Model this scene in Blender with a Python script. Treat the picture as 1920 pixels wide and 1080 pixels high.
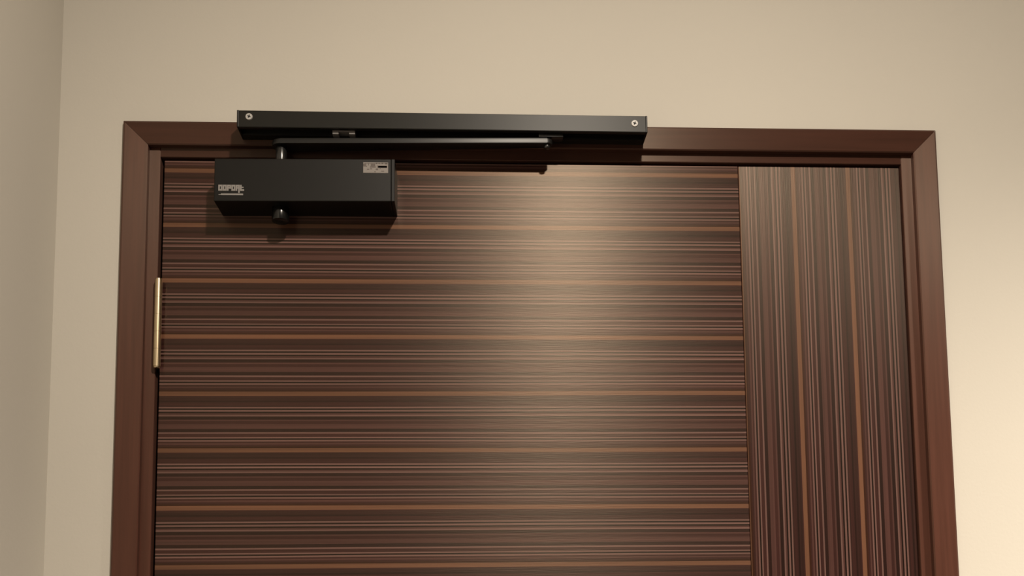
import bpy, bmesh, math, random
from mathutils import Vector, Matrix

# ------------------------------------------------------------------ camera, world, lights, exposure
S = bpy.context.scene
COL = S.collection
for o in list(bpy.data.objects):
    bpy.data.objects.remove(o, do_unlink=True)

cam_data = bpy.data.cameras.new('camera')
cam = bpy.data.objects.new('camera', cam_data)
COL.objects.link(cam)
cam.location = (-0.07954657, -1.09551516, 1.51602216)
cam.rotation_euler = (1.66688859, 0.00997848, -0.04143177)
cam_data.sensor_width = 36.0
cam_data.lens = 1850 / 1920 * 36.0
cam_data.shift_y = (1010 - 540) / 1920          # the photograph is the upper part of a taller frame
cam_data.clip_start = 0.01
S.camera = cam

S.view_settings.view_transform = 'Standard'
S.view_settings.look = 'None'
S.view_settings.gamma = 1.0
S.view_settings.use_curve_mapping = False
S.view_settings.exposure = 0.0

W = bpy.data.worlds.new('world')
S.world = W
W.use_nodes = True
W.node_tree.nodes['Background'].inputs[0].default_value = (1.0, 0.88, 0.74, 1)
W.node_tree.nodes['Background'].inputs[1].default_value = 0.08

def downlight(name, loc, power, size, color, cone=None, blend=0.5):
    if cone is None:
        L = bpy.data.lights.new(name, 'AREA')
        L.shape = 'DISK'
        L.size = size
    else:
        L = bpy.data.lights.new(name, 'SPOT')
        L.spot_size = cone
        L.spot_blend = blend
        L.shadow_soft_size = size
    L.energy = power
    L.color = color
    o = bpy.data.objects.new(name, L)
    o.location = loc
    COL.objects.link(o)
    return o

# a ceiling downlight in front of the door, and a second one further right along the passage
downlight('downlight', (0.145, -1.08, 2.595), 33.0, 0.075, (1.0, 0.88, 0.73))
downlight('downlight', (1.41, -0.89, 2.595), 700.0, 0.06, (1.0, 0.88, 0.73), math.radians(141), 0.97)

# ------------------------------------------------------------------ materials
def new_mat(name):
    m = bpy.data.materials.new(name)
    m.use_nodes = True
    nt = m.node_tree
    b = nt.nodes['Principled BSDF']
    return m, nt, b

def srgb(r, g, b):
    f = lambda c: (c / 255 / 12.92) if c / 255 <= 0.04045 else ((c / 255 + 0.055) / 1.055) ** 2.4
    return (f(r), f(g), f(b), 1.0)

def noise(nt, vec, scale, detail=2.0, rough=0.5):
    n = nt.nodes.new('ShaderNodeTexNoise')
    n.inputs['Scale'].default_value = scale
    n.inputs['Detail'].default_value = detail
    n.inputs['Roughness'].default_value = rough
    nt.links.new(vec, n.inputs['Vector'])
    return n.outputs['Fac']

def mapping(nt, scale=(1, 1, 1), loc=(0, 0, 0), src='Object'):
    tc = nt.nodes.new('ShaderNodeTexCoord')
    mp = nt.nodes.new('ShaderNodeMapping')
    mp.inputs['Scale'].default_value = scale
    mp.inputs['Location'].default_value = loc
    nt.links.new(tc.outputs[src], mp.inputs['Vector'])
    return mp.outputs['Vector']

def maprange(nt, val, a, b, c, d):
    r = nt.nodes.new('ShaderNodeMapRange')
    for i, v in zip((1, 2, 3, 4), (a, b, c, d)):
        r.inputs[i].default_value = v
    nt.links.new(val, r.inputs[0])
    return r.outputs[0]

def math_node(nt, op, a, b=None):
    n = nt.nodes.new('ShaderNodeMath')
    n.operation = op
    for i, v in enumerate((a, b)):
        if v is None:
            continue
        if isinstance(v, (int, float)):
            n.inputs[i].default_value = v
        else:
            nt.links.new(v, n.inputs[i])
    return n.outputs[0]

def scale_color(nt, col, fac):
    n = nt.nodes.new('ShaderNodeVectorMath')
    n.operation = 'SCALE'
    nt.links.new(col, n.inputs[0])
    nt.links.new(fac, n.inputs['Scale'])
    return n.outputs[0]

def bump(nt, b, height, strength, dist):
    n = nt.nodes.new('ShaderNodeBump')
    n.inputs['Strength'].default_value = strength
    n.inputs['Distance'].default_value = dist
    nt.links.new(height, n.inputs['Height'])
    nt.links.new(n.outputs['Normal'], b.inputs['Normal'])

def tangent(nt, b, vec, aniso):
    n = nt.nodes.new('ShaderNodeCombineXYZ')
    for i in range(3):
        n.inputs[i].default_value = vec[i]
    nt.links.new(n.outputs[0], b.inputs['Tangent'])
    b.inputs['Anisotropic'].default_value = aniso

def plain(name, col, rough, metal=0.0, spec=0.5, aniso=None):
    m, nt, b = new_mat(name)
    b.inputs['Base Color'].default_value = col
    b.inputs['Roughness'].default_value = rough
    b.inputs['Metallic'].default_value = metal
    b.inputs['Specular IOR Level'].default_value = spec
    if aniso:
        tangent(nt, b, aniso[0], aniso[1])
    return m

def paint(name, col):
    m, nt, b = new_mat(name)
    v = mapping(nt)
    blot = maprange(nt, noise(nt, v, 3.0, 3.0), 0.3, 0.7, 0.985, 1.015)
    rgb = nt.nodes.new('ShaderNodeRGB')
    rgb.outputs[0].default_value = col
    nt.links.new(scale_color(nt, rgb.outputs[0], blot), b.inputs['Base Color'])
    b.inputs['Roughness'].default_value = 0.75
    b.inputs['Specular IOR Level'].default_value = 0.25
    bump(nt, b, noise(nt, v, 260.0, 3.0), 0.12, 0.001)
    return m

# one period of the striped veneer: (start in px of 104, colour as seen in neutral light)
DK, VD, MD, ML, LT, OR, GY = 'DK', 'VD', 'MD', 'ML', 'LT', 'OR', 'GY'
TONE = {
    'VD': (0.0057, 0.0016, 0.0012, 1),
    'DK': (0.0136, 0.0042, 0.0037, 1),
    'MD': (0.0298, 0.0095, 0.0085, 1),
    'GY': (0.0231, 0.0082, 0.0071, 1),
    'ML': (0.0577, 0.0241, 0.0206, 1),
    'LT': (0.1213, 0.0642, 0.0547, 1),
    'DO': (0.0254, 0.0069, 0.0032, 1),
    'OR': (0.1176, 0.0522, 0.0293, 1),
}
STRIPES = [(0, 'OR'), (5, 'MD'), (7, 'GY'), (13.5, 'DK'), (16.8, 'MD'), (23, 'GY'), (25.5, 'LT'), (28.3, 'VD'),
           (31.2, 'LT'), (34.2, 'VD'), (37, 'ML'), (40, 'LT'), (43, 'DK'), (48.8, 'ML'), (51.7, 'MD'),
           (57, 'ML'), (66, 'DK'), (72, 'LT'), (75, 'MD'), (81, 'LT'), (83.6, 'VD'), (86.4, 'LT'), (89.3, 'MD'),
           (92.2, 'ML'), (95, 'MD'), (98.2, 'DO'), (101.5, 'OR')]
NPX = 104.0

def veneer(name, axis, start, period, sign, phase_seed):
    """striped engineered veneer; stripes advance along world axis 0 (x) or 2 (z)"""
    m, nt, b = new_mat(name)
    tc = nt.nodes.new('ShaderNodeTexCoord')
    sep = nt.nodes.new('ShaderNodeSeparateXYZ')
    nt.links.new(tc.outputs['Object'], sep.inputs[0])
    c = sep.outputs[axis]
    # slow wander of the stripes
    st = [1.0, 1.0, 1.0]
    st[axis] = 8.0
    wand = maprange(nt, noise(nt, mapping(nt, st, (phase_seed, 0, 0)), 1.3, 2.0), 0.3, 0.7, -0.0006, 0.0006)
    c = math_node(nt, 'ADD', c, wand)
    t = math_node(nt, 'DIVIDE', math_node(nt, 'SUBTRACT', c, start), sign * period)
    t = math_node(nt, 'FRACT', t)
    ramp = nt.nodes.new('ShaderNodeValToRGB')
    cr = ramp.color_ramp
    cr.interpolation = 'CONSTANT'
    cr.elements[0].position = 0.0
    cr.elements[0].color = TONE[STRIPES[0][1]]
    cr.elements.remove(cr.elements[1])
    for p, k in STRIPES[1:]:
        e = cr.elements.new(p / NPX)
        e.color = TONE[k]
    nt.links.new(t, ramp.inputs[0])
    # fine streaks along the grain
    fs = [2.0, 2.0, 2.0]
    fs[axis] = 420.0
    streak = maprange(nt, noise(nt, mapping(nt, fs, (0, 0, phase_seed)), 1.0, 3.0, 0.6), 0.25, 0.75, 0.72, 1.28)
    ms = [1.5, 1.5, 1.5]
    ms[axis] = 60.0
    broad = maprange(nt, noise(nt, mapping(nt, ms, (phase_seed, 3, 1)), 1.0, 2.0), 0.3, 0.7, 0.88, 1.12)
    col = scale_color(nt, ramp.outputs[0], math_node(nt, 'MULTIPLY', streak, broad))
    nt.links.new(col, b.inputs['Base Color'])
    # pores: short dashes of relief along the grain
    ps = [35.0, 35.0, 35.0]
    ps[axis] = 900.0
    bump(nt, b, noise(nt, mapping(nt, ps), 1.0, 2.0), 0.22, 0.0006)
    b.inputs['Roughness'].default_value = 0.42
    b.inputs['Specular IOR Level'].default_value = 0.50
    b.inputs['Specular Tint'].default_value = (1.0, 0.84, 0.66, 1)
    tangent(nt, b, (0, 0, 1) if axis == 2 else (1, 0, 0), 0.68)
    return m

def mahogany(name, axis, seed, tone=1.0):
    """stained casing; grain runs along axis"""
    m, nt, b = new_mat(name)
    sc = [140.0, 140.0, 140.0]
    sc[axis] = 5.0
    f = noise(nt, mapping(nt, sc, (seed, seed, 0)), 1.0, 4.0, 0.6)
    ramp = nt.nodes.new('ShaderNodeValToRGB')
    cr = ramp.color_ramp
    cr.elements[0].position = 0.25
    cr.elements[0].color = (0.058 * tone, 0.0215 * tone, 0.0145 * tone, 1)
    cr.elements[1].position = 0.75
    cr.elements[1].color = (0.092 * tone, 0.0345 * tone, 0.0235 * tone, 1)
    nt.links.new(f, ramp.inputs[0])
    nt.links.new(ramp.outputs[0], b.inputs['Base Color'])
    b.inputs['Roughness'].default_value = 0.42
    b.inputs['Specular Tint'].default_value = (1.0, 0.86, 0.70, 1)
    bump(nt, b, f, 0.15, 0.0004)
    tangent(nt, b, (1, 0, 0) if axis == 2 else (0, 0, 1), 0.75)
    return m

M = {}
M['wall'] = paint('beige_paint', (0.535, 0.505, 0.450, 1))
M['ceiling'] = paint('ceiling_paint', (0.75, 0.71, 0.64, 1))
M['floor'] = plain('floor_tile', (0.08, 0.06, 0.045, 1), 0.5)
PER, PER_V = 0.0651, 0.0660
M['veneer_h'] = veneer('veneer_horizontal', 2, 1.7224 + 0.0015 + PER * 10, PER, -1, 2.0)
M['veneer_v'] = veneer('veneer_vertical', 0, 0.3672 + 0.0015 - PER_V * 10, PER_V, -1, 7.0)
M['edge'] = plain('door_edge', (0.012, 0.006, 0.004, 1), 0.6)
M['core'] = plain('door_core', (0.03, 0.014, 0.010, 1), 0.6)
M['mah_v'] = mahogany('mahogany_vertical', 2, 1.0, 0.96)
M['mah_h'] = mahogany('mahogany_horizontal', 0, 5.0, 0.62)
M['stop'] = plain('frame_rebate', (0.010, 0.005, 0.004, 1), 0.7)
M['black'] = plain('black_powder_coat', (0.0048, 0.0042, 0.0036, 1), 0.42, 0.0, 0.23)
M['rail'] = plain('black_anodised_aluminium', (0.011, 0.0105, 0.009, 1), 0.45, 0.0, 0.31, ((0, 0, 1), 0.6))
M['black_steel'] = plain('black_steel', (0.012, 0.0115, 0.011, 1), 0.24, 0.0, 0.7)
M['arm'] = plain('black_arm', (0.010, 0.0095, 0.009, 1), 0.38, 0.0, 0.34)
M['pinion'] = plain('black_pinion', (0.005, 0.005, 0.0045, 1), 0.22, 0.0, 0.45)
M['screw'] = plain('screw_zinc', (0.40, 0.385, 0.37, 1), 0.55, 0.2)
M['recess'] = plain('dark_recess', (0.02, 0.02, 0.02, 1), 0.7)
M['grey_plastic'] = plain('grey_plastic', (0.16, 0.15, 0.145, 1), 0.5)
M['brass'] = plain('satin_brass', (0.62, 0.50, 0.33, 1), 0.28, 1.0)
M['label'] = plain('silver_label', (0.215, 0.195, 0.18, 1), 0.5, 0.0, 0.2)
M['label_ink'] = plain('label_ink', (0.085, 0.065, 0.055, 1), 0.6)
M['logo'] = plain('logo_print', (0.21, 0.195, 0.185, 1), 0.5)

# ------------------------------------------------------------------ helpers
def link(name, bm, mat, parent=None, origin=(0, 0, 0), smooth=False):
    """bm in world coordinates -> ONE mesh object with its origin at `origin`"""
    bmesh.ops.recalc_face_normals(bm, faces=bm.faces[:])
    me = bpy.data.meshes.new(name)
    o = Vector(origin)
    for v in bm.verts:
        v.co -= o
    bm.to_mesh(me)
    bm.free()
    if smooth:
        for p in me.polygons:
            p.use_smooth = True
        me.set_sharp_from_angle(angle=math.radians(35))
    me.materials.append(mat)
    ob = bpy.data.objects.new(name, me)
    COL.objects.link(ob)
    if parent is not None:
        ob.parent = parent
        ob.location = o - world_origin(parent)
    else:
        ob.location = o
    return ob

def world_origin(ob):
    v = Vector(ob.location)
    while ob.parent:
        ob = ob.parent
        v += ob.location
    return v

def empty(name, loc):
    o = bpy.data.objects.new(name, None)
    o.location = loc
    o.empty_display_size = 0.02
    COL.objects.link(o)
    return o

def tag(o, label, cat=None, kind=None, group=None):
    o['label'] = label
    if cat:
        o['category'] = cat
    if kind:
        o['kind'] = kind
    if group:
        o['group'] = group
    return o

def box(bm, x0, x1, y0, y1, z0, z1, bev=0.0, seg=2):
    r = bmesh.ops.create_cube(bm, size=1.0)
    vs = r['verts']
    for v in vs:
        v.co = Vector((x0 if v.co.x < 0 else x1, y0 if v.co.y < 0 else y1, z0 if v.co.z < 0 else z1))
    if bev:
        es = list({e for v in vs for e in v.link_edges})
        bmesh.ops.bevel(bm, geom=es, offset=bev, segments=seg, profile=0.5, affect='EDGES')
    return bm

def cyl(bm, p0, p1, r0, r1=None, n=24, bev=0.0):
    p0, p1 = Vector(p0), Vector(p1)
    d = p1 - p0
    rot = d.to_track_quat('Z', 'Y').to_matrix().to_4x4()
    r = bmesh.ops.create_cone(bm, cap_ends=True, segments=n, radius1=r0, radius2=r0 if r1 is None else r1,
                              depth=d.length, matrix=Matrix.Translation((p0 + p1) / 2) @ rot)
    if bev:
        fs = {f for v in r['verts'] for f in v.link_faces if len(f.verts) > 4}
        es = list({e for f in fs for e in f.edges})
        bmesh.ops.bevel(bm, geom=es, offset=bev, segments=2, profile=0.5, affect='EDGES')
    return bm

def extrude(bm, pts, fn, t0, t1):
    """closed 2-D outline pts extruded between t0 and t1, fn(a, b, t) -> xyz"""
    A = [bm.verts.new(fn(a, b, t0)) for a, b in pts]
    B = [bm.verts.new(fn(a, b, t1)) for a, b in pts]
    n = len(pts)
    for i in range(n):
        bm.faces.new((A[i], A[(i + 1) % n], B[(i + 1) % n], B[i]))
    bm.faces.new(A[::-1])
    bm.faces.new(B)
    return bm

# ------------------------------------------------------------------ setting
CEIL = 2.60
OPX, OPZ = 0.4475, 2.0782               # structural opening in the wall
XL, XR, YF = -0.545, 2.6, -3.2
bm = bmesh.new()
box(bm, XL - 0.1, -OPX, 0, 0.12, 0, CEIL)
box(bm, OPX, XR, 0, 0.12, 0, CEIL)
box(bm, -OPX, OPX, 0, 0.12, OPZ, CEIL)
tag(link('wall_back', bm, M['wall']), 'beige painted wall around the dark wooden door', 'wall', 'structure')
bm = box(bmesh.new(), XL - 0.1, XL, YF, 0, 0, CEIL)
tag(link('wall_left', bm, M['wall']), 'beige side wall meeting the door wall at the left edge', 'wall', 'structure')
bm = box(bmesh.new(), XL - 0.1, XR, YF, 0.12, -0.05, 0)
tag(link('floor', bm, M['floor']), 'plain floor below the door, outside the picture', 'floor', 'structure')
bm = box(bmesh.new(), XL - 0.1, XR, YF, 0.12, CEIL, CEIL + 0.05)
tag(link('ceiling', bm, M['ceiling']), 'pale ceiling above the door, outside the picture', 'ceiling', 'structure')

# ------------------------------------------------------------------ door frame
OX, OZ, CW = 0.472, 2.1027, 0.0290
FACE, JAMB = -0.007, 0.001
frame = empty('trim_1', (0, 0, 0))
tag(frame, 'reddish brown mahogany door frame with mitred casing boards', 'door frame', 'structure')
PROF = [(0, 0.0), (0, FACE + 0.0035), (0.0008, FACE + 0.0016), (0.003, FACE), (CW - 0.0012, FACE),
        (CW, FACE + 0.0012), (CW, JAMB), (CW - 0.0045, JAMB), (CW - 0.0045, 0.0)]
g = 0.00018                              # hairline at the mitres
def casing(side):
    bm = bmesh.new()
    if side == 'head':
        A = [bm.verts.new((-OX + u + g, y, OZ - u)) for u, y in PROF]
        B = [bm.verts.new((OX - u - g, y, OZ - u)) for u, y in PROF]
    else:
        s = -1 if side == 'left' else 1
        A = [bm.verts.new((s * (OX - u), y, 0.0)) for u, y in PROF]
        B = [bm.verts.new((s * (OX - u), y, OZ - u - g)) for u, y in PROF]
    n = len(PROF)
    for i in range(n):
        bm.faces.new((A[i], A[(i + 1) % n], B[(i + 1) % n], B[i]))
    bm.faces.new(A[::-1])
    bm.faces.new(B)
    return bm
link('casing_board', casing('left'), M['mah_v'], frame)
link('casing_board', casing('right'), M['mah_v'], frame)
link('casing_board', casing('head'), M['mah_h'], frame)
JX, JZ = 0.4310, 2.0628                  # jamb faces
link('jamb', box(bmesh.new(), -OPX, -JX, JAMB, 0.118, 0, OPZ, 0.0006, 1), M['mah_v'], frame)
link('jamb', box(bmesh.new(), JX, OPX, JAMB, 0.118, 0, OPZ, 0.0006, 1), M['mah_v'], frame)
link('jamb', box(bmesh.new(), -JX, JX, JAMB, 0.118, JZ, OPZ, 0.0006, 1), M['mah_h'], frame)
bm = bmesh.new()
box(bm, -JX, -JX + 0.02, 0.0415, 0.07, 0, JZ)
box(bm, JX - 0.02, JX, 0.0415, 0.07, 0, JZ)
box(bm, -JX + 0.02, JX - 0.02, 0.0415, 0.07, JZ - 0.02, JZ)
link('door_stop', bm, M['stop'], frame)

# ------------------------------------------------------------------ door leaf
DX0, DX1, DZ, DF = -0.4272, 0.4294, 2.0600, 0.004
JOINT = 0.2372
door = empty('door_1', (DX0, DF, 0.0))
tag(door, 'dark striped wood veneer door leaf under the black closer', 'door', 'structure')
link('core', box(bmesh.new(), DX0, DX1, DF + 0.004, DF + 0.0365, 0.008, DZ, 0.0), M['core'], door)
o = link('face_panel', box(bmesh.new(), DX0, JOINT - 0.0003, DF, DF + 0.004, 0.008, DZ, 0.0006, 1), M['veneer_h'], door, (0, 0, 0))
o['label'] = 'wide panel with horizontal stripes'
o = link('face_panel', box(bmesh.new(), JOINT + 0.0003, DX1, DF, DF + 0.004, 0.008, DZ, 0.0006, 1), M['veneer_v'], door, (0, 0, 0))
o['label'] = 'narrow panel with vertical stripes'

# ------------------------------------------------------------------ hinge
HX, HY, HR = -0.4281, -0.0033, 0.0042
hz0, hz1 = 1.8165, 1.9160
hinge = empty('hinge', (HX - DX0, HY - DF, hz0))
hinge.parent = door
hinge['label'] = 'slim satin brass hinge in the gap at the left edge'
kn = (hz1 - hz0) / 5
for i in range(5):
    bm = cyl(bmesh.new(), (HX, HY, hz0 + i * kn + 0.0001), (HX, HY, hz0 + (i + 1) * kn - 0.0001), HR)
    link('knuckle', bm, M['brass'], hinge, smooth=True)
for z, d in ((hz1, 1), (hz0, -1)):
    bm = cyl(bmesh.new(), (HX, HY, z - d * 0.001), (HX, HY, z + d * 0.0018), HR * 0.86, bev=0.0007)
    link('pin_cap', bm, M['brass'], hinge, smooth=True)
link('leaf', box(bmesh.new(), -0.4316, -0.4300, HY + 0.001, 0.030, hz0 + .001, hz1 - .001), M['brass'], hinge)
link('leaf', box(bmesh.new(), -0.4288, -0.4274, HY + 0.001, 0.030, hz0 + .001, hz1 - .001), M['brass'], hinge)

# ------------------------------------------------------------------ guide rail on the frame head
RX0, RX1, RF, RB = -0.3364, 0.1236, -0.036, FACE
RZ0, RZ1 = 2.0797, 2.0991
rail = empty('guide_rail', ((RX0 + RX1) / 2, RB, RZ0))
tag(rail, 'long black guide rail screwed to the top of the door frame', 'guide rail')
s0, s1, sd = -0.0308, -0.0178, 0.011
b_ = 0.0007
pro = [(RF + b_, RZ0), (s0, RZ0), (s0, RZ0 + 0.002), (s0 - 0.002, RZ0 + 0.0026), (s0 - 0.002, RZ0 + sd), (s1 + 0.002, RZ0 + sd),
       (s1 + 0.002, RZ0 + 0.0026), (s1, RZ0 + 0.002), (s1, RZ0), (RB, RZ0), (RB, RZ1), (RF + b_, RZ1), (RF, RZ1 - b_), (RF, RZ0 + b_)]
TILT = -0.0012 / 0.46                    # the rail hangs a hair lower at its right end
tz = lambda x: TILT * (x - (RX0 + RX1) / 2)
link('channel', extrude(bmesh.new(), pro, lambda a, b, t: (t, a, b + tz(t)), RX0 + 0.0022, RX1 - 0.0022), M['rail'], rail)
for x0, x1 in ((RX0, RX0 + 0.0022), (RX1 - 0.0022, RX1)):
    z = tz((x0 + x1) / 2)
    link('end_cap', box(bmesh.new(), x0, x1, RF - 0.0002, RB, RZ0 - 0.0002 + z, RZ1 + 0.0002 + z, 0.0006, 2), M['black'], rail)
for x, z in ((-0.3229, 2.0919), (0.1090, 2.0892)):
    bm = bmesh.new()
    cyl(bm, (x, RF + 0.0005, z), (x, RF - 0.0012, z), 0.0042, 0.0036, 24)
    sc = link('screw', bm, M['screw'], rail, (x, RF, z))
    bm = bmesh.new()
    for k in range(2):
        a = math.radians(20 + 90 * k)
        r = Matrix.Rotation(a, 4, 'Y')
        tmp = bmesh.new()
        box(tmp, -0.0019, 0.0019, -0.00135, -0.0010, -0.0006, 0.0006)
        me = bpy.data.meshes.new('tmp')
        tmp.transform(Matrix.Translation((x, RF, z)) @ r)
        tmp.to_mesh(me)
        tmp.free()
        bm.from_mesh(me)
        bpy.data.meshes.remove(me)
    link('cross_recess', bm, M['recess'], sc, (x, RF, z))
# damper stop clipped in the slot: an inverted U
bm = bmesh.new()
zc = tz(-0.22)
box(bm, -0.2315, -0.2062, -0.0302, -0.0184, 2.0790 + zc, 2.0824 + zc, 0.0004, 1)
box(bm, -0.2315, -0.2245, -0.0302, -0.0184, 2.0758 + zc, 2.0792 + zc, 0.0004, 1)
box(bm, -0.2130, -0.2062, -0.0302, -0.0184, 2.0758 + zc, 2.0792 + zc, 0.0004, 1)
o = link('stop_block', bm, M['grey_plastic'], rail)
o['label'] = 'grey stop block under the rail'

# ------------------------------------------------------------------ door closer
BX0, BX1, BF, BZ0, BZ1 = -0.3600, -0.1612, -0.036, 1.9947, 2.0440
SX, SY = -0.2905, -0.0165
closer = empty('door_closer', ((BX0 + BX1) / 2, DF, BZ0))
tag(closer, 'black rectangular door closer with slide arm on the upper left of the door', 'door closer')
BT = 0.0012 / 0.2
bz = lambda x: BT * (x - (BX0 + BX1) / 2)
bm = box(bmesh.new(), BX0, BX1 - 0.0042, BF, DF - 0.0002, BZ0, BZ1, 0.0009, 2)
for v in bm.verts:
    v.co.z += bz(v.co.x)
link('body', bm, M['black'], closer)
bm = box(bmesh.new(), BX1 - 0.0040, BX1, BF, DF - 0.0002, BZ0, BZ1, 0.0007, 2)
for v in bm.verts:
    v.co.z += bz(v.co.x)
link('end_cap', bm, M['black'], closer)
# pinion shaft above the body, cap below
bm = bmesh.new()
cyl(bm, (SX, SY, BZ1 - 0.001), (SX, SY, 2.0662), 0.0062, bev=0.0005)
link('spindle', bm, M['black_steel'], closer, smooth=True)
bm = bmesh.new()
cyl(bm, (SX, SY, BZ0 + 0.0005), (SX, SY, BZ0 - 0.0150), 0.0098, 0.0096, 40, bev=0.0004)
link('pinion_cap', bm, M['pinion'], closer, smooth=True)
# slide arm: tapered bar from the spindle to the roller in the rail
az0, az1 = 2.0665, 2.0722
ax1, ay1 = 0.0100, -0.0255
bm = bmesh.new()
d = Vector((ax1 - SX, ay1 - SY, 0))
ln = d.length
d.normalize()
nrm = Vector((-d.y, d.x, 0))
out = []
N = 10
w0, w1 = 0.0105, 0.0062
for i in range(N + 1):
    a = math.pi / 2 + math.pi * i / N
    out.append((w0 * math.cos(a), w0 * math.sin(a)))
for i in range(N + 1):
    a = -math.pi / 2 + math.pi * i / N
    out.append((ln + w1 * math.cos(a), w1 * math.sin(a)))
lift = lambda a: 0.0012 * a / ln
extrude(bm, out, lambda a, b, t: Vector((SX, SY, 0)) + d * a + nrm * b + Vector((0, 0, t + lift(a))), az0, az1)
es = [e for e in bm.edges if abs(e.verts[0].co.z - e.verts[1].co.z) < 0.0015 and len(e.link_faces) == 2]
bmesh.ops.bevel(bm, geom=es, offset=0.0008, segments=2, profile=0.5, affect='EDGES')
arm = link('slide_arm', bm, M['arm'], closer, (SX, SY, az0), smooth=True)
bm = bmesh.new()
cyl(bm, (SX, SY, az1 - 0.0005), (SX, SY, az1 + 0.0022), 0.0050, bev=0.0006)
link('arm_screw', bm, M['black_steel'], arm, (SX, SY, az1), smooth=True)
bm = bmesh.new()
cyl(bm, (ax1, ay1, az0 + 0.002), (ax1, ay1, az0 - 0.0027), 0.0038, 0.0034, bev=0.0005)
link('pivot_bolt', bm, M['black_steel'], arm, (ax1, ay1, az0), smooth=True)
bm = bmesh.new()
box(bm, 0.0005, 0.0285, -0.0300, -0.0190, 2.0755, 2.0835, 0.0008, 2)
o = link('slider', bm, M['black_steel'], closer, smooth=True)

# printed logo (too small to read in the photograph: a row of six letter shapes, a rule and small print below)
lg = bmesh.new()
LF = BF - 0.00025
LXa, LXb = -0.3553, -0.3268
LZa, LZb = 2.00655 + bz(LXa), 2.01345 + bz(LXa)
st = 0.0017
nl = 6
cwid = (LXb - LXa) / nl
def bar(x0, x1, z0, z1):
    box(lg, x0, x1, LF, BF + 0.0002, z0, z1)
for k in range(nl):
    x0 = LXa + k * cwid + 0.0001
    x1 = LXa + (k + 1) * cwid - 0.0002
    zb = LZa
    bar(x0, x0 + st, zb, LZb)
    if k != 5:
        bar(x1 - st, x1, zb + (0.0024 if k == 2 else 0), LZb)
    if k in (0, 1, 2, 3, 4):
        bar(x0 + st, x1 - st, LZb - st * 1.15, LZb)
    if k in (0, 1, 3, 5):
        bar(x0 + st, (x1 - st) if k != 5 else x1, zb, zb + st * 1.15)
    if k in (2, 4):
        bar(x0 + st, x1 - st, zb + 0.0026, zb + 0.0026 + st)
    if k == 4:
        bar(x1 - st, x1, zb - 0.0024, zb)
    if k == 5:
        bar(x0 + st, x1 - 0.0006, zb + 0.0034, zb + 0.0034 + st * 0.8)
bar(LXa + 0.0030, LXb - 0.0012, LZa - 0.0050, LZa - 0.0031)
bar(LXa + 0.0005, LXa + 0.0030, LZa - 0.0048, LZa - 0.0040)
o = link('logo', lg, M['logo'], closer)
o['label'] = 'pale grey logo print on the lower left of the front'

# silver rating label, upper right
PX0, PX1, PZ0, PZ1 = -0.1962, -0.1686, 2.0281, 2.0404
lp = link('rating_label', box(bmesh.new(), PX0, PX1, BF - 0.00025, BF + 0.0002, PZ0, PZ1), M['label'], closer)
lp['label'] = 'silver label with dark print on the upper right of the front'
ik = bmesh.new()
def ink(u0, u1, v0, v1):
    wx, wz = PX1 - PX0, PZ1 - PZ0
    box(ik, PX0 + u0 * wx, PX0 + u1 * wx, BF - 0.00036, BF - 0.0001, PZ1 - v1 * wz, PZ1 - v0 * wz)
for u0, u1, v0, v1 in ((.05, .95, .10, .13), (.30, .48, .14, .22), (.60, .95, .34, .52), (0.0, .12, .14, .40), (.20, .23, .12, .30), (.30, .48, .22, .36), (.52, .56, .04, .16), (.62, .66, .04, .14), (.74, .80, .04, .14),
                       (.27, .50, .38, .50), (.56, .96, .30, .50), (.12, .15, .34, .42), (.27, .36, .58, .66), (.50, .60, .58, .72), (.88, .98, .06, .18),
                       (.15, .24, .62, .70), (.66, .70, .56, .62), (.45, .50, .84, .94), (.72, .84, .80, .86)):
    ink(u0, u1, v0, v1)
link('print', ik, M['label_ink'], lp)
